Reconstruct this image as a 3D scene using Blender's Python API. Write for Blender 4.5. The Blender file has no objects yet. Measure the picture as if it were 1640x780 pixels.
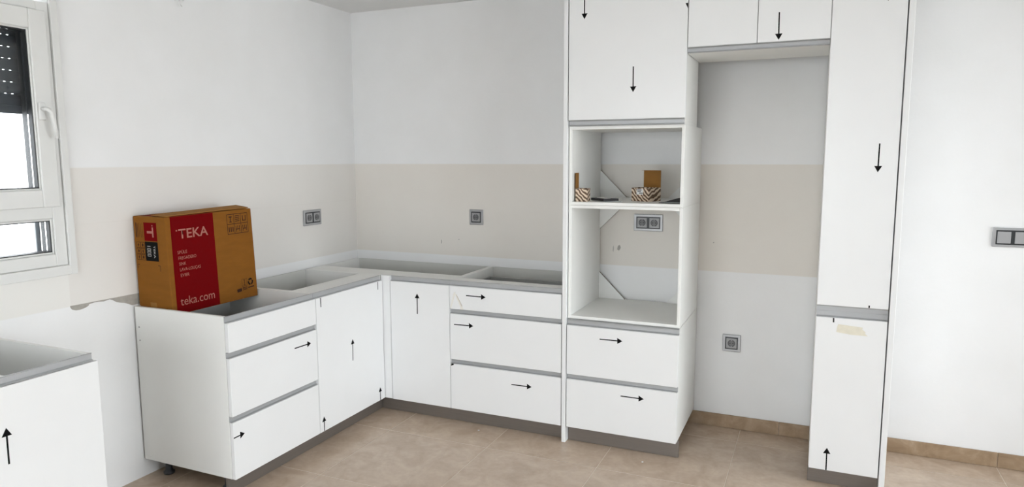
import bpy, bmesh, math, random
from mathutils import Vector, Matrix
random.seed(4)
scn = bpy.context.scene
COL = scn.collection

# ------------------------------------------------------------------ camera
cam_d = bpy.data.cameras.new('camera'); cam = bpy.data.objects.new('camera', cam_d); COL.objects.link(cam)
fwd = Vector((-0.39895636, 0.90876396, -0.12240055)).normalized()
upv = Vector((-0.04704866, 0.11302109, 0.99247804))
rgt = fwd.cross(upv).normalized(); upv = rgt.cross(fwd)
M = Matrix((rgt, upv, -fwd)).transposed().to_4x4(); M.translation = Vector((2.97487, -4.04036, 1.55426))
cam.matrix_world = M
cam_d.sensor_fit = 'HORIZONTAL'; cam_d.sensor_width = 36.0
cam_d.lens = 1110.68 / 1640 * 36.0
cam_d.clip_start = 0.05
scn.camera = cam

# ------------------------------------------------------------------ room size, light, exposure
RX, RY, RZ = 5.3, -6.4, 2.538          # right wall x, rear wall y, ceiling z
DOOR = (-3.9, -0.32, 2.35)              # glazed sliding door in the right wall: y0, y1, head height
REAR = (0.5, 3.6, 2.3)                 # unseen glazed opening behind the camera, added for frontal light: x0, x1, head
world = bpy.data.worlds.new('overcast_sky'); scn.world = world; world.use_nodes = True
bg = world.node_tree.nodes['Background']
bg.inputs['Color'].default_value = (0.945, 0.96, 1.0, 1); bg.inputs['Strength'].default_value = 5.0
def portal(name, loc, rot, sx, sy):
    d = bpy.data.lights.new(name, 'AREA'); d.shape = 'RECTANGLE'; d.size = sx; d.size_y = sy; d.energy = 1
    d.cycles.is_portal = True
    o = bpy.data.objects.new(name, d); o.location = loc; o.rotation_euler = rot; COL.objects.link(o)
portal('door_portal', (RX + .02, (DOOR[0] + DOOR[1]) / 2, DOOR[2] / 2), (0, math.pi / 2, 0), DOOR[2], DOOR[1] - DOOR[0])
portal('rear_portal', ((REAR[0] + REAR[1]) / 2, RY - .02, REAR[2] / 2), (math.pi / 2, 0, math.pi), REAR[1] - REAR[0], REAR[2])
portal('window_portal', (-.13, -2.62, 1.45), (0, -math.pi / 2, 0), .7, .95)
vs = scn.view_settings
vs.view_transform = 'Standard'; vs.look = 'None'; vs.gamma = 1; vs.use_curve_mapping = False
vs.exposure = 0.63

# ------------------------------------------------------------------ materials
def new_mat(name):
    m = bpy.data.materials.new(name); m.use_nodes = True
    nt = m.node_tree; return m, nt, nt.nodes['Principled BSDF']
def plain(name, col, rough=.5, metal=0., var=.0, vscale=20., bump=0., bscale=200., coat=0., stretch=None, spec=.5):
    m, nt, b = new_mat(name)
    b.inputs['Roughness'].default_value = rough; b.inputs['Metallic'].default_value = metal
    b.inputs['Coat Weight'].default_value = coat; b.inputs['Specular IOR Level'].default_value = spec
    tc = nt.nodes.new('ShaderNodeTexCoord'); mp = nt.nodes.new('ShaderNodeMapping')
    nt.links.new(tc.outputs['Object'], mp.inputs['Vector'])
    if stretch: mp.inputs['Scale'].default_value = stretch
    n = nt.nodes.new('ShaderNodeTexNoise'); n.inputs['Scale'].default_value = vscale; n.inputs['Detail'].default_value = 4
    nt.links.new(mp.outputs['Vector'], n.inputs['Vector'])
    r = nt.nodes.new('ShaderNodeMapRange'); nt.links.new(n.outputs['Fac'], r.inputs['Value'])
    r.inputs['From Min'].default_value = .25; r.inputs['From Max'].default_value = .75
    r.inputs['To Min'].default_value = 1 - var; r.inputs['To Max'].default_value = 1 + var
    mx = nt.nodes.new('ShaderNodeMix'); mx.data_type = 'RGBA'; mx.blend_type = 'MULTIPLY'
    mx.inputs['Factor'].default_value = 1
    mx.inputs['A'].default_value = (*col, 1)
    nt.links.new(r.outputs['Result'], mx.inputs['B'])
    nt.links.new(mx.outputs['Result'], b.inputs['Base Color'])
    if bump:
        n2 = nt.nodes.new('ShaderNodeTexNoise'); n2.inputs['Scale'].default_value = bscale
        nt.links.new(mp.outputs['Vector'], n2.inputs['Vector'])
        bp = nt.nodes.new('ShaderNodeBump'); bp.inputs['Strength'].default_value = bump; bp.inputs['Distance'].default_value = .002
        nt.links.new(n2.outputs['Fac'], bp.inputs['Height']); nt.links.new(bp.outputs['Normal'], b.inputs['Normal'])
    return m

def wall_mat(name, ymin=None):
    """White paint, an unpainted beige plaster band where the splashback will go."""
    m, nt, b = new_mat(name); N = nt.nodes; L = nt.links
    b.inputs['Roughness'].default_value = .75
    tc = N.new('ShaderNodeTexCoord'); sep = N.new('ShaderNodeSeparateXYZ'); L.new(tc.outputs['Object'], sep.inputs[0])
    def ramp(src, a, bb):
        r = N.new('ShaderNodeMapRange'); L.new(src, r.inputs['Value'])
        r.inputs['From Min'].default_value = a; r.inputs['From Max'].default_value = bb; return r.outputs['Result']
    def mul(a, c):
        k = N.new('ShaderNodeMath'); k.operation = 'MULTIPLY'; L.new(a, k.inputs[0])
        if isinstance(c, float): k.inputs[1].default_value = c
        else: L.new(c, k.inputs[1])
        return k.outputs[0]
    f = mul(ramp(sep.outputs['Z'], .909, .913), ramp(sep.outputs['Z'], 1.518, 1.514))
    if ymin is None:   # back wall: band ends at the pantry
        f = mul(f, ramp(sep.outputs['X'], 3.312, 3.308))
    nz = N.new('ShaderNodeTexNoise'); nz.inputs['Scale'].default_value = 2.2; nz.inputs['Detail'].default_value = 5
    L.new(tc.outputs['Object'], nz.inputs['Vector'])
    cr = N.new('ShaderNodeValToRGB'); L.new(nz.outputs['Fac'], cr.inputs['Fac'])
    cr.color_ramp.elements[0].position = .3; cr.color_ramp.elements[0].color = (.775, .735, .680, 1) if ymin is None else (.765, .735, .695, 1)
    cr.color_ramp.elements[1].position = .7; cr.color_ramp.elements[1].color = (.800, .765, .715, 1) if ymin is None else (.795, .77, .735, 1)
    band = cr.outputs['Color']
    if ymin is not None:   # faint roller seam and a paler stretch under the window
        s = mul(ramp(sep.outputs['Z'], 1.262, 1.266), ramp(sep.outputs['Z'], 1.270, 1.267))
        k = N.new('ShaderNodeMix'); k.data_type = 'RGBA'; L.new(s, k.inputs['Factor']); L.new(band, k.inputs['A'])
        k.inputs['B'].default_value = (.76, .73, .69, 1); band = k.outputs['Result']
        k2 = N.new('ShaderNodeMix'); k2.data_type = 'RGBA'
        L.new(ramp(sep.outputs['Y'], ymin + .002, ymin - .002), k2.inputs['Factor']); L.new(band, k2.inputs['A'])
        k2.inputs['B'].default_value = (.815, .80, .765, 1); band = k2.outputs['Result']
    n2 = N.new('ShaderNodeTexNoise'); n2.inputs['Scale'].default_value = 3.5; n2.inputs['Detail'].default_value = 6
    L.new(tc.outputs['Object'], n2.inputs['Vector'])
    c2 = N.new('ShaderNodeValToRGB'); L.new(n2.outputs['Fac'], c2.inputs['Fac'])
    c2.color_ramp.elements[0].position = .3; c2.color_ramp.elements[0].color = (.83, .83, .825, 1)
    c2.color_ramp.elements[1].position = .7; c2.color_ramp.elements[1].color = (.86, .86, .86, 1)
    mx = N.new('ShaderNodeMix'); mx.data_type = 'RGBA'; L.new(f, mx.inputs['Factor'])
    L.new(c2.outputs['Color'], mx.inputs['A']); L.new(band, mx.inputs['B']); L.new(mx.outputs['Result'], b.inputs['Base Color'])
    n3 = N.new('ShaderNodeTexNoise'); n3.inputs['Scale'].default_value = 60; L.new(tc.outputs['Object'], n3.inputs['Vector'])
    bp = N.new('ShaderNodeBump'); bp.inputs['Strength'].default_value = .12; bp.inputs['Distance'].default_value = .003
    L.new(n3.outputs['Fac'], bp.inputs['Height']); L.new(bp.outputs['Normal'], b.inputs['Normal'])
    return m

def stone_mat(name, c0, c1, c2, rough, scale):
    m, nt, b = new_mat(name); N = nt.nodes; L = nt.links
    b.inputs['Roughness'].default_value = rough
    tc = N.new('ShaderNodeTexCoord'); oi = N.new('ShaderNodeObjectInfo')
    add = N.new('ShaderNodeVectorMath'); add.operation = 'MULTIPLY_ADD'
    cmb = N.new('ShaderNodeCombineXYZ')
    for i in range(3): L.new(oi.outputs['Random'], cmb.inputs[i])
    L.new(cmb.outputs[0], add.inputs[0]); add.inputs[1].default_value = (17, 31, 23); L.new(tc.outputs['Object'], add.inputs[2])
    n = N.new('ShaderNodeTexNoise'); n.inputs['Scale'].default_value = scale; n.inputs['Detail'].default_value = 9
    n.inputs['Roughness'].default_value = .62; n.inputs['Distortion'].default_value = .8
    L.new(add.outputs[0], n.inputs['Vector'])
    cr = N.new('ShaderNodeValToRGB'); L.new(n.outputs['Fac'], cr.inputs['Fac'])
    e = cr.color_ramp.elements; e[0].position = .28; e[0].color = (*c0, 1); e[1].position = .72; e[1].color = (*c2, 1)
    k = e.new(.5); k.color = (*c1, 1)
    n2 = N.new('ShaderNodeTexNoise'); n2.inputs['Scale'].default_value = 45; n2.inputs['Detail'].default_value = 4
    L.new(add.outputs[0], n2.inputs['Vector'])
    mr = N.new('ShaderNodeMapRange'); L.new(n2.outputs['Fac'], mr.inputs['Value'])
    mr.inputs['To Min'].default_value = .9; mr.inputs['To Max'].default_value = 1.1
    mx = N.new('ShaderNodeMix'); mx.data_type = 'RGBA'; mx.blend_type = 'MULTIPLY'; mx.inputs['Factor'].default_value = 1
    L.new(cr.outputs['Color'], mx.inputs['A']); L.new(mr.outputs['Result'], mx.inputs['B'])
    L.new(mx.outputs['Result'], b.inputs['Base Color'])
    return m

def wavy_mat(name):
    m, nt, b = new_mat(name); N = nt.nodes; L = nt.links
    b.inputs['Roughness'].default_value = .7
    tc = N.new('ShaderNodeTexCoord'); mp = N.new('ShaderNodeMapping'); L.new(tc.outputs['Object'], mp.inputs['Vector'])
    mp.inputs['Rotation'].default_value = (math.radians(20), math.radians(38), math.radians(30))
    w = N.new('ShaderNodeTexWave'); w.wave_type = 'BANDS'; w.bands_direction = 'X'
    w.inputs['Scale'].default_value = 19; w.inputs['Distortion'].default_value = 4.5; w.inputs['Detail'].default_value = 1.0
    w.inputs['Detail Scale'].default_value = 1.3
    L.new(mp.outputs['Vector'], w.inputs['Vector'])
    cr = N.new('ShaderNodeValToRGB'); cr.color_ramp.interpolation = 'LINEAR'; L.new(w.outputs['Fac'], cr.inputs['Fac'])
    e = cr.color_ramp.elements; e[0].position = .45; e[0].color = (.12, .065, .035, 1); e[1].position = .62; e[1].color = (.74, .6, .46, 1)
    L.new(cr.outputs['Color'], b.inputs['Base Color'])
    return m

def glass_mat(name):
    m = bpy.data.materials.new(name); m.use_nodes = True; nt = m.node_tree; N = nt.nodes
    N.remove(N['Principled BSDF'])
    t = N.new('ShaderNodeBsdfTransparent'); t.inputs['Color'].default_value = (.95, .97, .97, 1)
    g = N.new('ShaderNodeBsdfGlossy'); g.inputs['Roughness'].default_value = .02
    fr = N.new('ShaderNodeFresnel'); fr.inputs['IOR'].default_value = 1.45
    mx = N.new('ShaderNodeMixShader'); nt.links.new(fr.outputs[0], mx.inputs[0])
    nt.links.new(t.outputs[0], mx.inputs[1]); nt.links.new(g.outputs[0], mx.inputs[2])
    nt.links.new(mx.outputs[0], N['Material Output'].inputs['Surface'])
    return m

MT = dict(
    wall_left=wall_mat('paint_left', -2.083), wall_back=wall_mat('paint_back'),
    white=plain('white_paint', (.85, .85, .85), .75, var=.015, vscale=3, bump=.08, bscale=60),
    ceiling=plain('ceiling_paint', (.80, .795, .785), .85, var=.01, vscale=3),
    front=plain('white_filmed_front', (.815, .82, .82), .32, var=.012, vscale=5, bump=.02, bscale=25),
    carcass=plain('white_melamine', (.835, .835, .81), .5, var=.01, vscale=8),
    back=plain('white_hardboard', (.62, .62, .59), .6, var=.03, vscale=8),
    alu=plain('satin_aluminium', (.40, .405, .41), .38, metal=.25, var=.03, vscale=30, stretch=(1, 1, 40)),
    plinth=plain('brushed_plinth', (.20, .175, .155), .40, metal=.5, var=.06, vscale=14, stretch=(.3, .3, 12)),
    black=plain('black_plastic', (.02, .02, .022), .45, var=.1),
    ink=plain('black_print', (.004, .004, .004), .7, spec=.1),
    tape=plain('masking_tape', (.74, .70, .58), .6, var=.05, vscale=60),
    tape_pale=plain('pale_tape', (.80, .78, .72), .6, var=.04, vscale=60),
    tape_shade=plain('tape_shadow', (.55, .49, .42), .6, var=.1, vscale=60),
    pvc=plain('white_pvc', (.75, .75, .73), .35, var=.01),
    gasket=plain('black_gasket', (.018, .02, .022), .5),
    slat=plain('anthracite_slat', (.035, .04, .052), .4, var=.08, vscale=12),
    rail=plain('grey_guide_rail', (.30, .32, .34), .45, metal=.3, var=.06),
    glass=glass_mat('clear_glass'),
    plaster=plain('bare_cement', (.40, .375, .335), .9, var=.15, vscale=40, bump=.4, bscale=150),
    scuff=plain('grey_scuff', (.46, .44, .41), .9, var=.25, vscale=120),
    grout=plain('pale_grout', (.63, .54, .45), .85, var=.06, vscale=60),
    tile=stone_mat('taupe_stone_tile', (.445, .34, .255), (.515, .402, .308), (.585, .468, .366), .26, 6.5),
    skirt=stone_mat('tan_stone_skirting', (.24, .155, .088), (.34, .235, .145), (.45, .335, .23), .5, 9),
    silver=plain('silver_socket_frame', (.42, .42, .43), .35, metal=.3, var=.03),
    anthracite=plain('anthracite_bezel', (.03, .033, .036), .4),
    grey=plain('grey_socket_insert', (.36, .36, .365), .4, var=.03),
    midgrey=plain('grey_socket_floor', (.17, .17, .175), .45),
    dgrey=plain('dark_socket_well', (.09, .09, .095), .5),
    chip=plain('raw_chipboard_edge', (.30, .26, .21), .9, var=.2, vscale=200),
    card=plain('brown_cardboard', (.23, .090, .014), .8, spec=.1, var=.07, vscale=9, bump=.1, bscale=90, stretch=(1, 1, 4)),
    card_in=plain('raw_cardboard', (.30, .145, .040), .85, spec=.1, var=.06, vscale=15),
    red=plain('red_print', (.15, .0015, .0025), .7, spec=.05, var=.04, vscale=12),
    pale=plain('pale_print', (.40, .16, .125), .7, spec=.1),
    brownink=plain('brown_print', (.045, .018, .010), .7, spec=.1),
    lightink=plain('grey_print', (.5, .48, .45), .7),
    wavy=wavy_mat('wavy_striped_print'),
    paper=plain('white_paper', (.78, .78, .77), .7), 
    greypaper=plain('grey_paper', (.33, .35, .35), .6),
    drawer_in=plain('grey_drawer_lining', (.62, .60, .55), .6, var=.04, vscale=20),
    steel=plain('drawer_steel', (.36, .37, .37), .4, metal=.4),
    terrace=plain('pale_bounce_ground', (.55, .53, .50), .8, var=.05),
)

# ------------------------------------------------------------------ builders
def link(name, me, mat, parent=None):
    o = bpy.data.objects.new(name, me); COL.objects.link(o)
    if mat is not None and not me.materials: me.materials.append(MT[mat])
    if parent is not None: o.parent = parent
    return o
def base_of(o):
    v = Vector((0, 0, 0))
    while o is not None: v = v + o.location; o = o.parent
    return v
def bm_box(bm, a, b, bevel=0., seg=1):
    x0, y0, z0 = [min(p, q) for p, q in zip(a, b)]; x1, y1, z1 = [max(p, q) for p, q in zip(a, b)]
    vs_ = [bm.verts.new(p) for p in ((x0,y0,z0),(x1,y0,z0),(x1,y1,z0),(x0,y1,z0),(x0,y0,z1),(x1,y0,z1),(x1,y1,z1),(x0,y1,z1))]
    fs = [bm.faces.new([vs_[i] for i in f]) for f in ((3,2,1,0),(4,5,6,7),(0,1,5,4),(1,2,6,5),(2,3,7,6),(3,0,4,7))]
    if bevel > 0:
        es = list({e for f in fs for e in f.edges})
        bmesh.ops.bevel(bm, geom=es, offset=bevel, segments=seg, affect='EDGES', profile=.5)
def finish(bm, name, mat, parent=None, smooth=False):
    """bm is in world coordinates; vertices are moved into the parent's frame (roots are never rotated)."""
    if parent is not None: bmesh.ops.translate(bm, verts=bm.verts, vec=-base_of(parent))
    bmesh.ops.recalc_face_normals(bm, faces=bm.faces)
    me = bpy.data.meshes.new(name); bm.to_mesh(me); bm.free()
    if smooth:
        for p in me.polygons: p.use_smooth = True
    return link(name, me, mat, parent)
def box(name, a, b, mat, parent=None, bevel=.0008, seg=1):
    bm = bmesh.new(); bm_box(bm, a, b, bevel, seg); return finish(bm, name, mat, parent)
def boxes(name, lst, mat, parent=None, bevel=0.):
    bm = bmesh.new()
    for a, b in lst: bm_box(bm, a, b, bevel)
    return finish(bm, name, mat, parent)
def prism(name, pts, vec, mat, parent=None):
    bm = bmesh.new(); v = [bm.verts.new(p) for p in pts]; f = bm.faces.new(v)
    r = bmesh.ops.extrude_face_region(bm, geom=[f])
    bmesh.ops.translate(bm, verts=[q for q in r['geom'] if isinstance(q, bmesh.types.BMVert)], vec=vec)
    return finish(bm, name, mat, parent)
def bm_lathe(bm, prof, org, axis, n=20):
    """prof: list of (radius, height along axis)"""
    axis = Vector(axis).normalized(); u = axis.orthogonal().normalized(); w = axis.cross(u); rings = []
    for r, h in prof:
        rings.append([bm.verts.new(Vector(org) + axis * h + (u * math.cos(2*math.pi*i/n) + w * math.sin(2*math.pi*i/n)) * max(r, 1e-5)) for i in range(n)])
    for a, b in zip(rings, rings[1:]):
        for i in range(n): bm.faces.new((a[i], a[(i+1) % n], b[(i+1) % n], b[i]))
    bm.faces.new(rings[0][::-1]); bm.faces.new(rings[-1])
def lathe(name, prof, org, axis, mat, parent=None, n=20):
    bm = bmesh.new(); bm_lathe(bm, prof, org, axis, n); return finish(bm, name, mat, parent, True)
def tube(name, pts, r, mat, parent=None, n=10):
    bm = bmesh.new(); pts = [Vector(p) for p in pts]; prev = None
    for i, p in enumerate(pts):
        t = (pts[min(i+1, len(pts)-1)] - pts[max(i-1, 0)]).normalized(); u = t.orthogonal().normalized(); w = t.cross(u)
        ring = [bm.verts.new(p + (u*math.cos(2*math.pi*k/n) + w*math.sin(2*math.pi*k/n))*r) for k in range(n)]
        if prev:
            off = min(range(n), key=lambda o: (prev[0].co - ring[o].co).length)
            ring = ring[off:] + ring[:off]
            for k in range(n): bm.faces.new((prev[k], prev[(k+1) % n], ring[(k+1) % n], ring[k]))
        else: bm.faces.new(ring[::-1])
        prev = ring
    bm.faces.new(prev)
    return finish(bm, name, mat, parent, True)
def thing(name, label, cat, loc, group=None):
    o = bpy.data.objects.new(name, None); COL.objects.link(o); o.location = loc
    o.empty_display_size = .05
    o['label'] = label; o['category'] = cat
    if group: o['group'] = group
    return o
def tag(o, label, cat, group=None):
    o['label'] = label; o['category'] = cat
    if group: o['group'] = group
    return o
def struct(o, label=None, cat=None):
    o['kind'] = 'structure'
    if label: o['label'] = label
    if cat: o['category'] = cat
    return o

# ------------------------------------------------------------------ the room
T = .25
WY0, WY1, WZ0, WZ1 = -3.10, -2.078, 1.098, 2.20           # window hole in the left wall
struct(boxes('wall_left', [((-T, WY1, -.12), (0, T, RZ)), ((-T, RY, -.12), (0, WY0, RZ)),
    ((-T, WY0, -.12), (0, WY1, WZ0)), ((-T, WY0, 2.36), (0, WY1, RZ))], 'wall_left'), 'white painted wall with the window and a beige plaster band', 'wall')
wall_back = struct(box('wall_back', (0, 0, -.12), (RX + T, T, RZ), 'wall_back', bevel=0), 'white painted wall with beige plaster band behind the tall cabinets', 'wall')
struct(boxes('wall_right', [((RX, DOOR[1], -.12), (RX+T, 0, RZ)), ((RX, RY, -.12), (RX+T, DOOR[0], RZ)), ((RX, DOOR[0], DOOR[2]), (RX+T, DOOR[1], RZ)), ((RX, DOOR[0], -.12), (RX+T, DOOR[1], -.001))], 'white'),
       'white wall with the glazed sliding terrace door', 'wall')
struct(boxes('wall_rear', [((-T, RY-T, -.12), (REAR[0], RY, RZ)), ((REAR[1], RY-T, -.12), (RX+T, RY, RZ)), ((REAR[0], RY-T, REAR[2]), (REAR[1], RY, RZ)), ((REAR[0], RY-T, -.12), (REAR[1], RY, -.001))], 'white'),
       'white wall opposite the kitchen with an added glazed opening', 'wall')
struct(box('ceiling', (-T, RY-T, RZ), (RX+T, T, RZ+.2), 'ceiling', bevel=0), 'plain white painted ceiling', 'ceiling')
floor = struct(box('floor', (0, RY, -.12), (RX, 0, -.0012), 'grout', bevel=0), 'taupe stone look tile floor with pale joints', 'floor')
struct(box('ground', (-8, -14, -.4), (16, 8, -.2), 'terrace', bevel=0), 'unseen pale ground outside the house, added to bounce light', 'ground')  # unseen ground, added so daylight bounces up to the ceiling

# floor tiles, one object each, clipped at the walls; alike sizes share a mesh
PX, PY, X0, Y0, JW = .6165, .6150, .787, -.813, .0035
cache = {}
i = -2
while X0 + i * PX < RX:
    xa, xb = max(X0 + i*PX + JW/2, .001), min(X0 + (i+1)*PX - JW/2, RX - .001)
    j = -2
    while Y0 - j * PY > RY:
        yb, ya = min(Y0 - j*PY - JW/2, -.001), max(Y0 - (j+1)*PY + JW/2, RY + .001)
        if xb - xa > .01 and yb - ya > .01:
            key = (round(xb-xa, 4), round(yb-ya, 4))
            if key not in cache:
                bm = bmesh.new(); bm_box(bm, (-(xb-xa)/2, -(yb-ya)/2, -.010), ((xb-xa)/2, (yb-ya)/2, 0), .0008)
                bmesh.ops.recalc_face_normals(bm, faces=bm.faces)
                me = bpy.data.meshes.new('floor_tile'); bm.to_mesh(me); bm.free(); me.materials.append(MT['tile']); cache[key] = me
            o = link('floor_tile', cache[key], None, floor); o.location = ((xa+xb)/2, (ya+yb)/2, random.uniform(-.0003, 0))
        j += 1
    i += 1

# stone skirting on the back wall, in lengths
bb = struct(box('baseboard_back', (1.30, -.004, 0), (RX, 0, .074), 'grout', bevel=0), 'tan stone skirting along the foot of the back wall', 'baseboard')
js = [1.30, 1.81, 2.326, 2.841, 3.356, 3.871, 4.387, 4.902, RX]
for a, b in zip(js, js[1:]):
    box('skirting_tile', (a + .0012, -.011, .0005), (b - .0012, -.0035, .077), 'skirt', bb, .0012)
bt = struct(box('baseboard_right', (RX - .004, DOOR[1], 0), (RX, -.012, .074), 'grout', bevel=0), 'short stone skirting beside the sliding door', 'baseboard')
box('skirting_tile', (RX - .011, DOOR[1] + .002, .0005), (RX - .0035, -.013, .077), 'skirt', bt, .0012)

# bare cement scar under the band beside the drawer cabinet
sc = [(-2.087,.914),(-2.085,.905),(-2.078,.896),(-2.062,.890),(-2.045,.889),(-2.020,.893),(-2.004,.899),(-2.000,.906),(-1.975,.909),(-1.955,.908),(-1.930,.905),
      (-1.915,.907),(-1.900,.909),(-1.885,.902),(-1.868,.890),(-1.850,.884),(-1.826,.878),(-1.805,.868),(-1.790,.860),(-1.60,.858),(-1.60,.9115),(-1.77,.9115)]
p = prism('bare_cement_patch', [(.0004, y, z) for y, z in sc], (.0008, 0, 0), 'plaster')
struct(p, 'rough grey strip of bare cement left on the wall beside the carton', 'wall damage')

for x, z_, w_, h_ in ((1.868, 1.010, .006, .040), (1.903, 1.018, .022, .036), (.684, .998, .008, .030), (.817, 1.019, .010, .007), (2.452, 1.075, .008, .007)):
    prism('wall_scuff', [(x - w_*.5, -.0004, z_ - h_*.3), (x, -.0004, z_ - h_*.5), (x + w_*.5, -.0004, z_), (x + w_*.2, -.0004, z_ + h_*.5), (x - w_*.3, -.0004, z_ + h_*.3)], (0, .0003, 0), 'scuff', wall_back)

# ------------------------------------------------------------------ left window
win = struct(thing('window_1', 'white plastic window with tilt sash and low fixed pane', 'window', (0, -2.6, 1.05)))
CI = .014                                                 # casing proud of the wall
boxes('casing', [((0, -2.078, 1.055), (CI, -2.047, 2.215)), ((0, -3.13, 1.055), (CI, -3.10, 2.215)), ((0, -3.10, 1.055), (CI, -2.078, 1.097))], 'pvc', win, .0015)
FX0, FX1 = -.070, .004
def frame(name, y0, y1, z0, z1, wl, wr, wb, wt, x0, x1, mat, par, bev=.003):
    return boxes(name, [((x0, y0, z0), (x1, y0+wl, z1)), ((x0, y1-wr, z0), (x1, y1, z1)), ((x0, y0+wl, z0), (x1, y1-wr, z0+wb)), ((x0, y0+wl, z1-wt), (x1, y1-wr, z1))], mat, par, bev)
fr = frame('window_frame', -3.0995, -2.0795, 1.0985, 2.1995, .05, .05, .052, .036, -.034, FX1, 'pvc', win)
frame('outer_frame', -3.0995, -2.0795, 1.0985, 2.1995, .056, .056, .058, .042, FX0, -.0345, 'slat', win, .002)
box('transom', (FX0, -3.05, 1.303), (FX1, -2.1295, 1.362), 'pvc', win, .003)
frame('glazing_bead', -3.049, -2.130, 1.151, 1.3025, .008, .008, .008, .008, -.026, -.004, 'pvc', win, .002)
frame('gasket', -3.041, -2.138, 1.159, 1.2945, .005, .005, .004, .004, -.062, -.008, 'gasket', win, 0)
box('pane', (-.034, -3.035, 1.163), (-.028, -2.144, 1.290), 'glass', win, 0)
sash = frame('sash', -3.078, -2.101, 1.352, 2.163, .071, .071, .075, .080, -.03, .018, 'pvc', win, .004)
frame('glazing_bead', -3.007, -2.172, 1.427, 2.083, .006, .006, .006, .006, -.02, .010, 'pvc', sash, .002)
frame('gasket', -3.001, -2.178, 1.433, 2.077, .004, .004, .004, .004, -.058, .004, 'gasket', sash, 0)
box('pane', (-.024, -2.996, 1.438), (-.018, -2.183, 2.072), 'glass', sash, 0)
hd = box('handle_plate', (.018, -2.166, 1.715), (.027, -2.136, 1.787), 'pvc', sash, .004, 2)
tube('handle', [(.026, -2.151, 1.760), (.050, -2.151, 1.760), (.058, -2.147, 1.757), (.061, -2.138, 1.745), (.061, -2.128, 1.69), (.061, -2.120, 1.640)], .0085, 'pvc', hd)
# shutter box above, guide rails outside
struct(box('trim_1', (0.0005, -3.13, 2.2165), (.03, -2.046, 2.42), 'pvc', bevel=.004), 'white shutter box cover above the window', 'trim')
for y in (-2.1415, -3.0375): box('guide_rail', (-.104, y - .0105, 1.10), (-.086, y + .0105, 2.30), 'rail', win, .002)
shut = thing('roller_shutter', 'dark slate roller shutter half lowered outside the window', 'shutter', (-.095, -2.6, 1.742))
pz = .0475; z = 1.742; k = 0
bm = bmesh.new(); bm_box(bm, (-.101, -3.026, 1.742), (-.089, -2.153, 1.7772), .002); finish(bm, 'bottom_rail', 'slat', shut)
z = 1.777; smesh = None
while z < 2.30:
    if smesh is None:
        bm = bmesh.new(); bm_box(bm, (-.100, -3.026, z), (-.090, -2.153, z + pz - .0029), .0012)
        bm_box(bm, (-.097, -2.187, z + pz - .005), (-.093, -2.153, z + pz + .001)); y = -2.187 - .010
        while y > -3.01:                                   # link strip with the light slots left open
            bm_box(bm, (-.097, y - .017, z + pz - .005), (-.093, y, z + pz + .001)); y -= .027
        so = finish(bm, 'shutter_slat', 'slat', shut); smesh = so.data
    else:
        so = link('shutter_slat', smesh, None, shut); so.location = (0, 0, z - 1.777)
    z += pz

# sliding door in the right wall and glazing added behind the camera for frontal light
def glazing(name, label, n, along, a0, a1, h, pos):
    g = struct(thing(name, label, 'door', ((pos, (a0+a1)/2, 0) if along == 'y' else ((a0+a1)/2, pos, 0))))
    w = (a1 - a0) / n
    for q in range(n):
        s, e = a0 + q*w + .002, a0 + (q+1)*w - .002
        parts = [((s, .002), (s+.06, h-.002)), ((e-.06, .002), (e, h-.002)), ((s+.06, .002), (e-.06, .08)), ((s+.06, h-.07), (e-.06, h-.002))]
        def P(a, z, d): return (pos + d, a, z) if along == 'y' else (a, pos + d, z)
        f = boxes('door_frame', [(P(u[0], u[1], -.03), P(v[0], v[1], .03)) for u, v in parts], 'pvc', g, .003)
        box('pane', P(s+.05, .07, -.004), P(e-.05, h-.06, .004), 'glass', f, 0)
glazing('door_1', 'wide white glazed sliding terrace door', 2, 'y', DOOR[0], DOOR[1], DOOR[2], RX + .12)
glazing('added_rear_glazing', 'unseen white glazing opposite the kitchen, added for frontal light', 2, 'x', REAR[0], REAR[1], REAR[2], RY - .12)

# ------------------------------------------------------------------ fitted kitchen
D1, D2 = .600, .578
CF = .0205                                                 # carcass front behind the door face
S16 = .016
ZK, ZT, ZU = .0915, .854, .824
def W(run, a, d, z):
    """run 'L': along y on the left wall; run 'B': along x on the back wall; d = depth from the wall."""
    return (d, a, z) if run == 'L' else (a, -d, z)
def depth(run): return D1 if run == 'L' else D2
def rbox(run, name, a0, a1, d0, d1, z0, z1, mat, par, bev=.0008): return box(name, W(run, a0, d0, z0), W(run, a1, d1, z1), mat, par, bev)
def leg(run, a, d, par, h=.0905):
    bm = bmesh.new(); o = Vector(W(run, a, d, .0005))
    bm_lathe(bm, [(.024, 0), (.026, .004), (.026, .012), (.016, .018), (.015, h-.018), (.028, h-.010), (.030, h)], o, (0, 0, 1), 18)
    return finish(bm, 'leg', 'black', par, True)
def profile(run, a0, a1, z0, z1, par, top=False, name='grip_profile'):
    """aluminium finger-grip channel: C section (L section under the worktop)"""
    D = depth(run); f = D - .019; t = .0014
    if top: sec = [(f-.001, z0), (f+.010, z0), (f+.010, z0+t), (f+t, z0+t+.004), (f+t, z1-.004), (f+.004, z1-t), (f+.004, z1), (f-.001, z1)]
    else: sec = [(f-.001, z0), (f+.012, z0), (f+.012, z0+t), (f+.003, z0+t+.002), (f+t, z0+.007), (f+t, z1-.007), (f+.003, z1-t-.002), (f+.012, z1-t), (f+.012, z1), (f-.001, z1)]
    a = [W(run, a0, d, z) for d, z in sec]; v = Vector(W(run, a1, 0, 0)) - Vector(W(run, a0, 0, 0))
    return prism(name, a, v, 'alu', par)
def front(run, name, a0, a1, z0, z1, par, g=.0015):
    D = depth(run); return rbox(run, name, a0+g, a1-g, D-.019, D, z0, z1, 'front', par, .0010)
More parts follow.
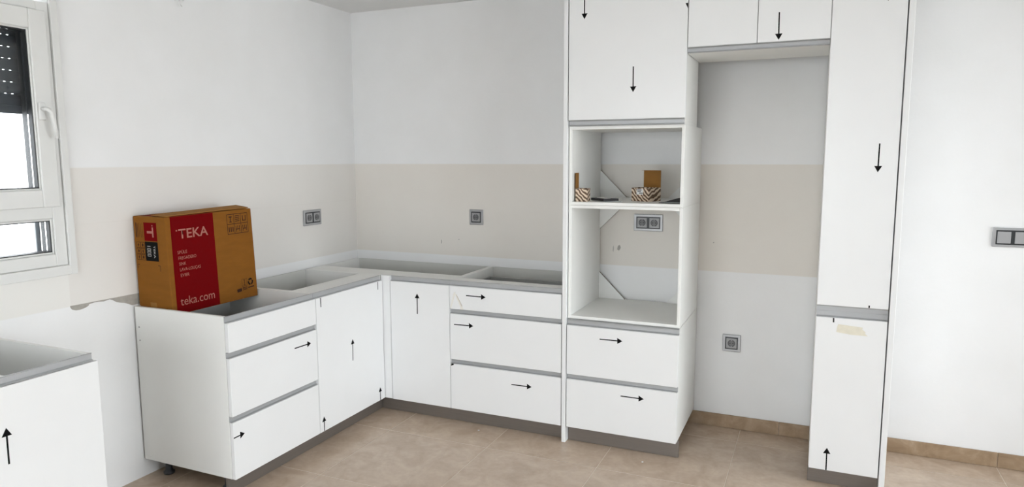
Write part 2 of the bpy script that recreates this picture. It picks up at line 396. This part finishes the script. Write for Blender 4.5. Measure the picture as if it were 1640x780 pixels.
def arrow(run, par, p0, p1, head=True, tail=True, clip=None):
    """printed arrow of the protective film, p0 -> p1 in (along, z)"""
    D = depth(run) + .00035; a = Vector(p0); b = Vector(p1); d = (b-a).normalized(); n = Vector((-d.y, d.x))
    hl, hw, sw = .028, .0160, .0029
    if head:
        h0 = b - d*hl; pts = [a+n*sw, h0+n*sw, h0+n*hw, b, h0-n*hw, h0-n*sw, a-n*sw] if tail else [h0+n*hw, b, h0-n*hw]
    else: pts = [a+n*sw, b+n*sw, b-n*sw, a-n*sw]
    v = Vector(W(run, 0, -.0003, 0)) - Vector(W(run, 0, 0, 0))
    return prism('arrow_print', [W(run, q.x, D, q.y) for q in pts], v, 'ink', par)
def drawer(run, a0, a1, z0, z1, par, inner=None):
    f = front(run, 'drawer_front', a0, a1, z0, z1, par)
    if inner:
        D = depth(run); i0, zb, zt = inner; ai, aj = a0 + .028, a1 - .028
        rbox(run, 'drawer_side', ai, ai+.014, i0, D-CF, zb, zt, 'steel', f); rbox(run, 'drawer_side', aj-.014, aj, i0, D-CF, zb, zt, 'steel', f)
        rbox(run, 'drawer_back', ai+.014, aj-.014, i0, i0+.014, zb, zt, 'steel', f); rbox(run, 'drawer_bottom', ai+.014, aj-.014, i0+.014, D-CF, zb, zb+.014, 'drawer_in', f)
    return f
def carcass(run, par, a0, a1, d0, z0, z1, top=None, back=True, d1=None):
    D = (depth(run) - CF) if d1 is None else d1
    rbox(run, 'bottom_panel', a0, a1, d0, D, z0, z0+S16, 'carcass', par)
    rbox(run, 'side_panel', a0, a0+S16, d0, D, z0+S16, z1, 'carcass', par)
    rbox(run, 'side_panel', a1-S16, a1, d0, D, z0+S16, z1, 'carcass', par)
    if top: rbox(run, 'top_panel', a0+S16, a1-S16, d0, D, z1-S16, z1, 'carcass', par)
    if back: rbox(run, 'back_panel', a0+S16, a1-S16, d0, d0+.008, z0+S16, z1-(S16 if top else 0), 'back', par)
    return D
def feet(run, par, a0, a1, d0, d1):
    for a in (a0+.07, a1-.07):
        for d in (d0+.075, d1-.10): leg(run, a, d, par)

YL, YJ, YE = -1.785, -1.189, -.5775
X1, X2, X3, X4, X5, X6, X7 = .654, 1.059, 1.746, 1.775, 2.372, 2.9988, 3.2946
ZA, ZB, ZC, ZD = .6896, .6611, .3905, .3625

# 1. lone cabinet beyond the dishwasher gap
c = thing('base_cabinet', 'white base cabinet standing alone under the window, open top', 'cabinet', (.3, -2.71, 0))
carcass('L', c, -3.004, -2.4057, .012, ZK, ZT)
rbox('L', 'stretcher', -2.760, -2.700, .020, D1-CF, ZT-S16, ZT, 'carcass', c)
profile('L', -3.004, -2.4057, ZU+.002, ZT, c, True)
d = front('L', 'door', -3.004, -2.4057+.012, ZK, ZU, c)
arrow('L', d, (-2.7225, .565), (-2.7215, .688))
feet('L', c, -3.004, -2.4057, .012, D1-CF)
# 2. three-drawer cabinet carrying the carton
c = thing('drawer_cabinet', 'white three drawer base cabinet with exposed side, carton standing in its open top', 'cabinet', (.3, -1.487, 0))
carcass('L', c, YL, YJ-.001, .012, ZK, ZT)
rbox('L', 'rear_rail', YL+S16, YJ-.001-S16, .0205, .120, .800, .8185, 'carcass', c)
rbox('L', 'carton_rail', YL+S16, YJ-.001-S16, .130, .165, .802, .8185, 'carcass', c)
profile('L', YL, YJ-.001, ZU, ZT, c, True)
profile('L', YL, YJ-.001, ZB+.0005, ZA-.0005, c); profile('L', YL, YJ-.001, ZD+.0005, ZC-.0005, c)
drawer('L', YL, YJ, ZA, ZU, c, (.265, .690, .745))
f = drawer('L', YL, YJ, ZC, ZB, c); arrow('L', f, (-1.362, .603), (-1.238, .600))
f = drawer('L', YL, YJ, ZK, ZD, c); arrow('L', f, (-1.783, .2915), (-1.716, .2925))
feet('L', c, YL, YJ, .012, D1-CF)
for zz in (.755, .690): lathe('screw_hole', [(.0032, 0), (.0032, .0006)], (.034, YL, zz), (0, -1, 0), 'dgrey', c, 10)
# 3. single door cabinet next to it
c = thing('base_cabinet', 'white single door base cabinet between the carton drawers and the corner', 'cabinet', (.3, -.88, 0))
carcass('L', c, YJ+.001, YE+.016, .012, ZK, ZT)
rbox('L', 'stretcher', YJ+.001+S16, YE, .432, D1-CF, ZT-S16, ZT, 'carcass', c)
profile('L', YJ+.001, YE-.006, ZU, ZT, c, True)
d = front('L', 'door', YJ, YE-.001, ZK, ZU, c)
arrow('L', d, (-.889, .411), (-.886, .535)); arrow('L', d, (-1.156, .093), (-1.156, .174)); arrow('L', d, (-.629, .093), (-.629, .173))
arrow('L', d, (-1.150, .822), (-1.149, .773), False); arrow('L', d, (-.628, .822), (-.628, .776), False)
feet('L', c, YJ, YE, .012, D1-CF)
# 4. corner cabinet on the back wall
c = thing('corner_cabinet', 'white corner base cabinet with one narrow door and filler strip', 'cabinet', (.55, -.3, 0))
carcass('B', c, .012, X2-.001, .012, ZK, ZT)
rbox('B', 'stretcher', .012+S16, X2-.001-S16, .402, D2-CF, ZT-S16, ZT, 'carcass', c)
boxes('corner_filler', [((.588, -.5755, ZK), (.6515, -.5585, ZT)),], 'front', c, .0008)
profile('B', X1-.001, X2-.001, ZU, ZT, c, True)
d = front('B', 'door', X1, X2, ZK, ZU, c); arrow('B', d, (.841, .638), (.842, .761))
feet('B', c, .68, X2, .012, D2-CF)
# 5. three-drawer cabinet on the back wall
c = thing('drawer_cabinet', 'white three drawer base cabinet between corner cabinet and tall side panel', 'cabinet', (1.4, -.3, 0))
carcass('B', c, X2+.001, X3+.001, .012, ZK, ZT)
rbox('B', 'stretcher', X2+.001+S16, X3+.001-S16, .470, D2-CF, ZT-S16, ZT, 'carcass', c)
profile('B', X2+.001, X3+.001, ZU, ZT, c, True)
profile('B', X2+.001, X3+.001, ZB+.0005, ZA-.0005, c); profile('B', X2+.001, X3+.001, ZD+.0005, ZC-.0005, c)
f = drawer('B', X2, X3, ZA, ZU, c, (.10, .715, .805)); arrow('B', f, (1.167, .7745), (1.291, .7735))
for q in ([(1.062,.6905),(1.069,.6905),(1.097,.775),(1.100,.790),(1.090,.789),(1.085,.778)], [(1.096,.778),(1.104,.779),(1.152,.6905),(1.128,.6905),(1.130,.702)]):
    prism('tape_scrap', [(x, -D2-.0008, z_) for x, z_ in q], (0, .0007, 0), 'tape_pale', f)
prism('tape_scrap', [(x, -D2-.0011, z_) for x, z_ in [(1.102,.777),(1.107,.774),(1.143,.712),(1.139,.708)]], (0, .0003, 0), 'tape_shade', f)  # darker strip paints the tape's shadow along its edge
f = drawer('B', X2, X3, ZC, ZB, c); arrow('B', f, (1.087, .5985), (1.212, .600))
f = drawer('B', X2, X3, ZK, ZD, c); arrow('B', f, (1.449, .2865), (1.572, .288))
arrow('B', f, (1.064, .352), (1.082, .360), False); arrow('B', f, (1.066, .360), (1.080, .3615), False)
feet('B', c, X2, X3, .012, D2-CF)
# 6. tall side panel
tag(box('tall_side_panel', (1.7495, -D2-.002, .001), (1.7715, -.002, 2.46), 'front', bevel=.001), 'tall white upright panel dividing low drawers from the oven tower', 'panel')
# 7. two-drawer base of the oven tower
c = thing('drawer_cabinet', 'white two drawer cabinet under the empty oven housing', 'cabinet', (2.07, -.3, 0))
carcass('B', c, X4, X5, .012, ZK, .692, True)
profile('B', X4, X5, .6625, .692, c); profile('B', X4, X5, .3635, .3900, c)
f = drawer('B', X4, X5, .3906, .6617, c); arrow('B', f, (1.959, .602), (2.083, .603))
f = drawer('B', X4, X5, ZK, .3629, c); arrow('B', f, (2.078, .307), (2.202, .307))
feet('B', c, X4, X5, .012, D2-CF)
# 8/9. empty housings
def housing(label, z0, z1, tops):
    c = thing('appliance_housing', label, 'cabinet', ((X4+X5)/2, -.3, z0))
    carcass('B', c, X4, X5, .022, z0, z1, True, False)
    xi0, xi1, L = X4+S16, X5-S16, .160
    zi0, zi1 = z0+S16, z1-S16
    tri = [[(xi0, zi0), (xi0+L, zi0), (xi0, zi0+L)], [(xi1, zi0), (xi1, zi0+L), (xi1-L, zi0)]]
    if tops: tri += [[(xi0, zi1), (xi0, zi1-L), (xi0+L, zi1)], [(xi1, zi1), (xi1-L, zi1), (xi1, zi1-L)]]
    for t in tri:
        o = prism('corner_brace', [(x, -.0225, z_) for x, z_ in t], (0, -.012, 0), 'carcass', c)
        o.data.materials.append(MT['chip'])
        for f_ in o.data.polygons: f_.material_index = 0 if abs(f_.normal.y) > .9 else 1
    return c
housing('empty white oven housing with open octagonal back, double socket seen through it', .6955, 1.3065, True)
housing('empty white microwave housing with small open boxes inside', 1.3075, 1.7155, False)
# 10. upper cabinet of the tower
def rear(d0): return d0
UB, UT = .19, 2.42
c = thing('wall_cabinet', 'white single door upper cabinet above the microwave housing', 'cabinet', (2.07, -.35, 1.7165))
carcass('B', c, X4, X5-.004, UB, 1.7165, UT, True)
profile('B', X4, X5-.004, 1.7170, 1.7468, c)
d = front('B', 'door', X4, X5+.0025, 1.7473, UT, c)
arrow('B', d, (1.858, 2.374), (1.858, 2.250)); arrow('B', d, (2.1135, 2.003), (2.1145, 1.878))
prism('arrow_print', [(2.3605, -D2-.00035, 2.284), (2.3728, -D2-.00035, 2.284), (2.3728, -D2-.00035, 2.258)], (0, .0003, 0), 'ink', d)
# 11. bridge cabinet over the fridge gap
FB = 2.053
c = thing('wall_cabinet', 'white two door bridge cabinet over the empty fridge gap', 'cabinet', (2.68, -.35, FB))
carcass('B', c, X5+.0005, X6-.001, .19, FB, UT, True)
profile('B', X5+.003, X6-.001, FB-.001, 2.0785, c)
XM = 2.690
d = front('B', 'door', X5+.0035, XM, 2.079, UT, c)
d = front('B', 'door', XM, X6, 2.079, UT, c); arrow('B', d, (2.7815, 2.208), (2.783, 2.085))
# 12. pantry
PB, PL, PU = .0826, .8198, .8764
c = thing('pantry_cabinet', 'tall narrow white pantry cabinet with two doors and grip channel', 'cabinet', (3.147, -.3, 0))
carcass('B', c, X6, X7, .012, PB, UT, True)
bm = bmesh.new()
profile('B', X6+.0005, X7, PL+.0005, PU-.0005, c)
box('channel_rib', (X6+.0005, -D2+.0150, .845), (X7, -D2+.0180, .8485), 'alu', c, 0)
d = front('B', 'door', X6, X7, PU, UT, c); arrow('B', d, (3.2180, 1.614), (3.2170, 1.488))
arrow('B', d, (3.216, .8775), (3.216, .889), False); arrow('B', d, (3.217, 2.342), (3.217, 2.218))
d = front('B', 'door', X6, X7, PB, PL, c); arrow('B', d, (3.0765, .0835), (3.0755, .193)); arrow('B', d, (3.0735, .8190), (3.0740, .798), False)
tp = [(3.094,.792),(3.196,.785),(3.194,.776),(3.208,.764),(3.206,.757),(3.218,.747),(3.150,.747),(3.088,.754),(3.089,.772)]
prism('tape_scrap', [(x, -D2-.0008, z_) for x, z_ in tp], (0, .0007, 0), 'tape', d)
feet('B', c, X6, X7, .012, D2-CF)
tag(box('tall_end_panel', (X7+.0035, -D2-.002, .001), (X7+.0275, -.013, 2.46), 'front', bevel=.001), 'tall white end panel closing the pantry beside the bare wall', 'panel')
# 13. plinths
def plinth(label, a, b):
    tag(box('plinth', a, b, 'plinth', bevel=.001), label, 'plinth', 'plinths under the cabinets')
plinth('dark brushed plinth under the left wall cabinets', (.526, YL+.012, .001), (.542, -.515, ZK-.002))
plinth('dark brushed plinth under the corner cabinet and its neighbouring drawers', (.5435, -.526, .001), (1.7485, -.510, ZK-.002))
plinth('brushed plinth under the oven tower, end showing at the fridge gap', (1.7735, -.534, .001), (X5+.006, -.518, ZK-.002))
plinth('short brushed plinth under the pantry cabinet', (X6-.002, -.540, .001), (X7+.0025, -.524, PB-.002))

# ------------------------------------------------------------------ sockets and switch
def plate(name, label, cat, org, right, n, kind, group=None, pitch=.071, w=.100, h=.100):
    """n-gang plate centred at org on a wall; right = unit vector along the wall as seen from the room"""
    R = Vector(right); U = Vector((0, 0, 1)); Nn = R.cross(U).normalized(); O = Vector(org)
    t = thing(name, label, cat, O, group)
    Wd = w + (n-1)*pitch
    def pb(nm, a0, a1, z0, z1, d0, d1, mat, par, bev=.001, seg=1):
        return box(nm, O + R*a0 + U*z0 + Nn*d0, O + R*a1 + U*z1 + Nn*d1, mat, par, bev, seg)
    fr_ = pb('frame', -Wd/2, Wd/2, -h/2, h/2, .0003, .009, 'silver', t, .0035, 2)
    iw = Wd - .030
    pb('bezel', -iw/2, iw/2, -.0355, .0355, .009, .0105, 'anthracite', t, .0005)
    for q in range(n):
        c = (q - (n-1)/2) * pitch
        if kind == 'socket':
            ins = pb('socket_insert', c-.0285, c+.0285, -.0285, .0285, .0100, .0125, 'grey', t, .001)
            C = O + R*c
            bm = bmesh.new(); bm_lathe(bm, [(.0195, .0122), (.0205, .0132), (.0188, .0136), (.0180, .0128)], C, Nn, 28); finish(bm, 'well_rim', 'dgrey', ins, True)
            bm = bmesh.new(); bm_lathe(bm, [(.0182, .0126), (.0182, .0130)], C, Nn, 28); finish(bm, 'socket_well', 'dgrey', ins)
            bm = bmesh.new(); bm_lathe(bm, [(.0145, .0129), (.0140, .0134)], C, Nn, 28); finish(bm, 'well_floor', 'midgrey', ins)
            for s in (-1, 1):
                bm = bmesh.new(); bm_lathe(bm, [(.0034, .0129), (.0034, .0138)], C + R*s*.0080, Nn, 12); finish(bm, 'pin_hole', 'gasket', ins)
                pb('earth_clip', c-.003, c+.003, s*.0175-.002, s*.0175+.002, .0128, .0150, 'silver', ins, .0004)
        else:
            r_ = pb('rocker', c-.0275, c+.0275, -.0285, .0285, .0100, .0150, 'grey', t, .0015, 2)
    return t
plate('wall_socket', 'silver double socket on the wall above the single door base cabinet', 'socket', (0, -.476, 1.177), (0, 1, 0), 2, 'socket')
plate('wall_socket', 'silver single socket on the beige band above the corner cabinet', 'socket', (.950, 0, 1.172), (1, 0, 0), 1, 'socket')
plate('wall_socket', 'silver double socket seen through the empty oven housing', 'socket', (2.078, 0, 1.175), (1, 0, 0), 2, 'socket')
plate('wall_socket', 'silver single socket low on the wall inside the fridge gap', 'socket', (2.570, 0, .503), (1, 0, 0), 1, 'socket')
plate('light_switch', 'silver light switch plate with grey rockers on the bare white wall', 'switch', (3.855, 0, 1.165), (1, 0, 0), 2, 'switch', w=.096, h=.094)

# ------------------------------------------------------------------ cable stub high on the left wall
t = thing('cable_stub', 'white cable ends poking from the wall high above the carton', 'cable', (0, -1.428, 2.33))
lathe('grommet', [(.014, 0), (.014, .004), (.008, .006)], (.0003, -1.44, 2.352), (1, 0, 0), 'paper', t, 14)
tube('wire', [(.004, -1.440, 2.352), (.020, -1.440, 2.350), (.026, -1.436, 2.335), (.024, -1.430, 2.318), (.020, -1.415, 2.312)], .0028, 'paper', t, 8)
tube('wire', [(.004, -1.443, 2.354), (.018, -1.436, 2.352), (.024, -1.420, 2.345), (.022, -1.405, 2.340)], .0028, 'paper', t, 8)

# ------------------------------------------------------------------ the carton
carton = thing('cardboard_carton', 'large brown cardboard carton with red printed band on the drawer cabinet', 'box', (.12, -1.49, .819))
# corner points: (n)ear/(f)ar end, (w)all/(r)oom side, (b)ottom/(t)op
Pn = {'nwb': (.012,-1.757,.820), 'nrb': (.232,-1.757,.820), 'nwt': (.004,-1.757,1.285), 'nrt': (.218,-1.757,1.285),
      'fwb': (.012,-1.213,.820), 'frb': (.232,-1.213,.820), 'fwt': (.004,-1.222,1.292), 'frt': (.218,-1.222,1.292)}
Pn = {k_: Vector(v) for k_, v in Pn.items()}
bm = bmesh.new(); V = {k_: bm.verts.new(v) for k_, v in Pn.items()}
for q in (('nwb','nrb','nrt','nwt'), ('nrb','frb','frt','nrt'), ('frb','fwb','fwt','frt'), ('fwb','nwb','nwt','fwt'), ('nwb','fwb','frb','nrb'), ('nwt','nrt','frt','fwt')):
    bm.faces.new([V[k_] for k_ in q])
bmesh.ops.bevel(bm, geom=list(bm.edges), offset=.004, segments=2, affect='EDGES', profile=.5)
finish(bm, 'carton_body', 'card', carton)
def bil(c, u, v, off=.0):
    """point on the face with corners c (bottom start, bottom end, top end, top start)"""
    a, b, d, e = [Pn[k_] for k_ in c]
    p_ = (a*(1-u) + b*u)*(1-v) + (e*(1-u) + d*u)*v
    n_ = (b-a).cross(e-a).normalized(); return p_ + n_*off
FRONT = ('nrb', 'frb', 'frt', 'nrt'); END = ('nwb', 'nrb', 'nrt', 'nwt'); TOP = ('nrt', 'frt', 'fwt', 'nwt')
def fsize(c): return (Pn[c[1]]-Pn[c[0]]).length, (Pn[c[3]]-Pn[c[0]]).length
def fpatch(name, c, s0, s1, t0, t1, mat, par, lift=.0006, nu=1):
    L_, H_ = fsize(c); bm = bmesh.new()
    lo = [bil(c, x/L_, y/H_, lift) for x, y in ((s0,t0),(s1,t0),(s1,t1),(s0,t1))]
    hi = [q - (bil(c, .5, .5, .0005) - bil(c, .5, .5, 0)) for q in lo]
    a = [bm.verts.new(q) for q in lo]; b = [bm.verts.new(q) for q in hi]
    bm.faces.new(a); bm.faces.new(b[::-1])
    for k_ in range(4): bm.faces.new((a[k_], b[k_], b[(k_+1) % 4], a[(k_+1) % 4]))
    return finish(bm, name, mat, par)
def fpoly(bm, c, pts, lift):
    L_, H_ = fsize(c); bm.faces.new([bm.verts.new(bil(c, x/L_, y/H_, lift)) for x, y in pts])
def text_mesh(body, height, bold=.0, width=None):
    cu = bpy.data.curves.new('lettering', 'FONT'); cu.body = body; cu.size = 1; cu.offset = bold; cu.resolution_u = 3
    o = bpy.data.objects.new('lettering', cu); COL.objects.link(o)
    bpy.context.view_layer.update()
    me = bpy.data.meshes.new_from_object(o.evaluated_get(bpy.context.evaluated_depsgraph_get()))
    bpy.data.objects.remove(o); bpy.data.curves.remove(cu)
    xs = [v.co.x for v in me.vertices]; 
    x0, x1 = min(xs), max(xs); sy = height / .69; sx = sy if width is None else width / (x1 - x0)
    for v in me.vertices: v.co = ((v.co.x - x0)*sx, v.co.y*sy, 0)
    return me
def ftext(name, c, body, s, t, height, mat, par, bold=.0, width=None, lift=.0009, rot=0):
    me = text_mesh(body, height, bold, width); L_, H_ = fsize(c); b0 = base_of(par)
    for v in me.vertices:
        x, y = v.co.x, v.co.y
        if rot == -90: x, y = y, -x
        v.co = bil(c, (s+x)/L_, (t+y)/H_, lift) - b0
    return link(name, me, mat, par)
# front face: s along the box from the near end, t up from the bottom
band = fpatch('red_band', FRONT, .026, .283, .003, .464, 'red', carton, .0005)
fpatch('red_band', TOP, .026, .283, .003, .20, 'red', carton, .0005)
ftext('lettering', FRONT, 'TEKA', .068, .358, .044, 'pale', band, .012, .176)
bm = bmesh.new(); fpoly(bm, FRONT, [(.054,.394),(.061,.394),(.061,.401),(.054,.401)], .0009); finish(bm, 'logo_dot', 'pale', band)
for q, (s_, wd) in enumerate((('SPÜLE', .055), ('FREGADERO', .105), ('SINK', .040), ('LAVA-LOUÇAS', .122), ('EVIER', .050))):
    ftext('lettering', FRONT, s_, .054 + .002*q, .286 - .0275*q, .0150, 'pale', band, .0, wd)
ftext('lettering', FRONT, 'teka.com', .048, .040, .040, 'pale', band, .0, .205)
# outlined grid of handling pictograms, upper far corner of the front
bm = bmesh.new()
def fline(c, x0, y0, x1, y1, w, lift=.0006):
    d_ = Vector((x1-x0, y1-y0)).normalized(); n_ = Vector((-d_.y, d_.x))*w/2
    fpoly(bm, c, [(x0-n_.x, y0-n_.y), (x1-n_.x, y1-n_.y), (x1+n_.x, y1+n_.y), (x0+n_.x, y0+n_.y)], lift)
gx0, gx1, gy0, gy1 = .372, .512, .345, .445
for a in (gy0, (gy0+gy1)/2, gy1): fline(FRONT, gx0, a, gx1, a, .003)
for a in (gx0, gx0+.0467, gx0+.0933, gx1): fline(FRONT, a, gy0, a, gy1, .003)
finish(bm, 'pictogram_grid', 'brownink', carton)['kind'] = 'stuff'
bm = bmesh.new()
cx = [gx0+.0233, gx0+.07, gx0+.1167]; r0, r1 = gy0+.075, gy0+.025
fline(FRONT, cx[0]-.010, r0+.012, cx[0]+.010, r0+.012, .006); fline(FRONT, cx[0], r0+.012, cx[0], r0-.014, .005); fline(FRONT, cx[0]-.008, r0-.014, cx[0]+.008, r0-.014, .004)
for k_ in range(4): fline(FRONT, cx[1]-.015, r0+.014-.009*k_, cx[1]+.015, r0+.016-.009*k_, .004)
fline(FRONT, cx[2]-.010, r0-.014, cx[2]-.010, r0+.014, .005); fline(FRONT, cx[2]+.010, r0-.014, cx[2]+.010, r0+.014, .005); fline(FRONT, cx[2]-.010, r0-.012, cx[2]+.010, r0-.012, .004)
for k_ in range(3): fline(FRONT, cx[0]-.013+.013*k_, r1-.014, cx[0]-.013+.013*k_, r1+.010, .006)
for g_ in (1, 2):
    fline(FRONT, cx[g_]-.012, r1-.016, cx[g_]-.012, r1+.014, .004); fline(FRONT, cx[g_]+.012, r1-.016, cx[g_]+.012, r1+.014, .004); fline(FRONT, cx[g_], r1-.004, cx[g_], r1+.014, .004); fline(FRONT, cx[g_]-.012, r1-.004, cx[g_]+.012, r1-.004, .004)
finish(bm, 'pictograms', 'brownink', carton)['kind'] = 'stuff'
# recycling loop, fragile mark, bar of small print, lower far corner
bm = bmesh.new(); rc = Vector((.497, .083)); R_ = .0185
for k_ in range(3):
    a0 = math.radians(90 + 120*k_ - 44); a1 = math.radians(90 + 120*k_ + 34)
    st = 6; pts_o = []; pts_i = []
    for q in range(st+1):
        a = a0 + (a1-a0)*q/st; pts_o.append((rc.x+R_*math.cos(a), rc.y+R_*math.sin(a))); pts_i.append((rc.x+R_*.55*math.cos(a), rc.y+R_*.55*math.sin(a)))
    fpoly(bm, FRONT, pts_o + pts_i[::-1], .0006)
    am = a1 + math.radians(26)
    fpoly(bm, FRONT, [(rc.x+R_*1.25*math.cos(a1), rc.y+R_*1.25*math.sin(a1)), (rc.x+R_*.8*math.cos(am), rc.y+R_*.8*math.sin(am)), (rc.x+R_*.35*math.cos(a1), rc.y+R_*.35*math.sin(a1))], .0006)
finish(bm, 'recycling_mark', 'ink', carton)
bm = bmesh.new()
for x_ in (.438, .472): fline(FRONT, x_, .066, x_, .104, .0015)
fline(FRONT, .438, .066, .472, .066, .0015); fline(FRONT, .438, .104, .472, .104, .0015)
fline(FRONT, .455, .070, .455, .098, .003); fline(FRONT, .448, .098, .462, .098, .003); fline(FRONT, .448, .071, .462, .071, .003)
fline(FRONT, .402, .047, .434, .050, .016)
for k_ in range(3): fline(FRONT, .440, .047+.0055*k_, .472, .048+.0055*k_, .0032)
fline(FRONT, .478, .054, .520, .056, .006)
finish(bm, 'small_print', 'brownink', carton)['kind'] = 'stuff'
# end face: s from the wall, t up
pt = fpatch('red_label', END, .072, .158, .350, .437, 'red', carton, .0005)
bm = bmesh.new()
fpoly(bm, END, [(.127,.368),(.136,.368),(.136,.415),(.127,.415)], .0009); fpoly(bm, END, [(.092,.386),(.127,.386),(.127,.397),(.092,.397)], .0009)
fpoly(bm, END, [(.128,.420),(.134,.420),(.134,.426),(.128,.426)], .0009)
finish(bm, 'turned_letter_mark', 'pale', pt)
pt = fpatch('black_label', END, .072, .158, .255, .346, 'ink', carton, .0005)
bm = bmesh.new()
for k_ in range(3):
    y_ = .282 + .014*k_
    fline(END, .087, y_-.004, .109, y_-.004, .0022, .0009); fline(END, .087, y_+.004, .109, y_+.004, .0022, .0009)
    fline(END, .087, y_-.005, .087, y_+.005, .0022, .0009); fline(END, .109, y_-.005, .109, y_+.005, .0022, .0009)
fline(END, .087, .325, .109, .325, .0025, .0009)
finish(bm, 'sink_outline', 'lightink', pt)
ftext('lettering', END, 'TEKA', .128, .328, .012, 'lightink', pt, .0, .058, .0009, -90)
bm = bmesh.new()
for k_ in range(3):
    for q in range(2):
        x_, y_ = .014 + .029*q, .258 + .029*k_
        for (a, b, c_, d_) in ((0,0,.026,0), (0,.026,.026,.026), (0,0,0,.026), (.026,0,.026,.026)): fline(END, x_+a, y_+b, x_+c_, y_+d_, .002)
        fline(END, x_+.008, y_+.013, x_+.018, y_+.013, .010 if (k_+q) % 2 else .004); fline(END, x_+.013, y_+.005, x_+.013, y_+.021, .004)
finish(bm, 'pictograms', 'brownink', carton)['kind'] = 'stuff'
bm = bmesh.new()
for k_, w_ in enumerate((.012, .006, .004, .004, .003)): fline(END, .020 + .0105*k_, .365, .020 + .0105*k_, .435 - .004*(k_ % 2), w_*.5)
finish(bm, 'small_print', 'brownink', carton)['kind'] = 'stuff'
bm = bmesh.new()
fline(END, .012, .235, .026, .235, .003); fline(END, .012, .235, .012, .215, .003); fline(END, .150, .235, .164, .235, .003); fline(END, .164, .235, .164, .208, .003)
finish(bm, 'corner_marks', 'brownink', carton)['kind'] = 'stuff'
fpatch('tape_strip', END, .078, .118, .003, .055, 'card_in', carton, .0006)
# slightly lifted lid flap with a dark slit along the front
fl = prism('lid_flap', [Pn['nrt'] + Vector((-.006, .006, .0012)), Pn['frt'] + Vector((-.004, -.20, .0016)), Pn['frt'] + Vector((-.010, -.008, .002)), Pn['frt'] + Vector((-.095, -.008, .012)), Pn['nrt'] + Vector((-.10, .008, .0055))], (0, 0, .004), 'card_in', carton)

# ------------------------------------------------------------------ small things in the microwave housing
SZ = 1.3075 + S16
def open_box(label, loc, rz, w, d, h, flap_side, fh):
    t = thing('small_carton', label, 'box', loc, 'small open boxes in the microwave housing'); t.rotation_euler.z = rz
    th = .0015
    def lb(nm, a, b, mat, par=t):
        bm = bmesh.new(); bm_box(bm, a, b); bmesh.ops.recalc_face_normals(bm, faces=bm.faces); me = bpy.data.meshes.new(nm); bm.to_mesh(me); bm.free(); return link(nm, me, mat, par)
    bm = bmesh.new()
    for a, b in (((0,0,0),(w,d,th)), ((0,0,th),(w,th,h)), ((0,d-th,th),(w,d,h)), ((0,th,th),(th,d-th,h)), ((w-th,th,th),(w,d-th,h))): bm_box(bm, a, b)
    me = bpy.data.meshes.new('box_body'); bm.to_mesh(me); bm.free(); body = link('box_body', me, 'wavy', t)
    bm = bmesh.new()
    if flap_side == 'back':
        bm_box(bm, (0, d-th, h+.0002), (w, d, h+fh)); bm_box(bm, (0, d-th-.020, h+fh-.0012), (w, d-th, h+fh))
    else:
        bm_box(bm, (0, 0, h+.0002), (th, d, h+fh))
    me = bpy.data.meshes.new('lid_flap'); bm.to_mesh(me); bm.free(); link('lid_flap', me, 'card_in', t)
    return t, lb
a = math.atan2(-.046, .103)
t, lb = open_box('small wavy striped box with white sticker and raised lid flap', (2.064, -.366, SZ), a, .112, .106, .071, 'back', .092)
st = lb('sticker', (.034, -.0006, .036), (.076, -.0001, .066), 'paper')
for k_, (x0, x1) in enumerate(((.037, .066), (.040, .062), (.050, .074))):
    o = lb('small_print', (x0, -.0009, .059 - .0085*k_), (x1, -.0006, .0625 - .0085*k_), 'ink', st)
open_box('small wavy striped box against the housing side, flap raised', (1.8005, -.524, SZ), math.radians(5), .064, .070, .069, 'side', .082)
def booklet(name, label, pts, z0, th, mat, par=None):
    return prism(name, [(x, y, z0) for x, y in pts], (0, 0, th), mat, par)
t = thing('leaflet_stack', 'black leaflets on grey sheet between the two small boxes', 'leaflet', (1.93, -.43, SZ), 'leaflets in the microwave housing')
booklet('sheet', '', [(1.865,-.440),(1.965,-.525),(2.030,-.445),(1.935,-.365)], SZ+.0003, .003, 'greypaper', t)
booklet('cover', '', [(1.850,-.405),(1.950,-.505),(2.010,-.430),(1.910,-.350)], SZ+.0034, .012, 'black', t)
booklet('page', '', [(1.880,-.400),(1.945,-.468),(1.970,-.440),(1.905,-.372)], SZ+.0155, .0012, 'paper', t)
t = thing('leaflet_stack', 'black folded leaflets beside the stickered small box', 'leaflet', (2.30, -.43, SZ), 'leaflets in the microwave housing')
booklet('sheet', '', [(2.238,-.500),(2.350,-.530),(2.352,-.40),(2.262,-.400)], SZ+.0003, .003, 'black', t)
booklet('page', '', [(2.248,-.487),(2.350,-.514),(2.352,-.39),(2.268,-.392)], SZ+.0034, .0025, 'greypaper', t)
bm = bmesh.new()
q = [(2.262,-.470,.006),(2.351,-.498,.006),(2.351,-.40,.006),(2.285,-.385,.006),(2.345,-.47,.030),(2.350,-.41,.030)]
v = [bm.verts.new((x, y, SZ+z_)) for x, y, z_ in q]
for f_ in ((0,1,4),(1,2,5,4),(2,3,5),(3,0,4,5),(0,3,2,1)): bm.faces.new([v[k_] for k_ in f_])
finish(bm, 'cover', 'black', t)

# ------------------------------------------------------------------ crumbs of plaster on the floor
for k_, (x, y, lb_) in enumerate(((1.262, -.62, 'tiny white plaster crumb on the floor before the three drawer back wall cabinet'), (2.22, -.66, 'tiny white plaster crumb on the floor before the oven tower'), (.22, -1.83, 'tiny white plaster crumb on the floor beside the exposed cabinet side'))):
    bm = bmesh.new(); bmesh.ops.create_icosphere(bm, subdivisions=1, radius=.0055)
    for v in bm.verts: v.co = Vector((v.co.x*random.uniform(.7,1.3), v.co.y*random.uniform(.7,1.3), v.co.z*.5)) + Vector((x, y, .0030))
    tag(finish(bm, 'plaster_crumb', 'paper'), lb_, 'debris', 'plaster crumbs on the floor')
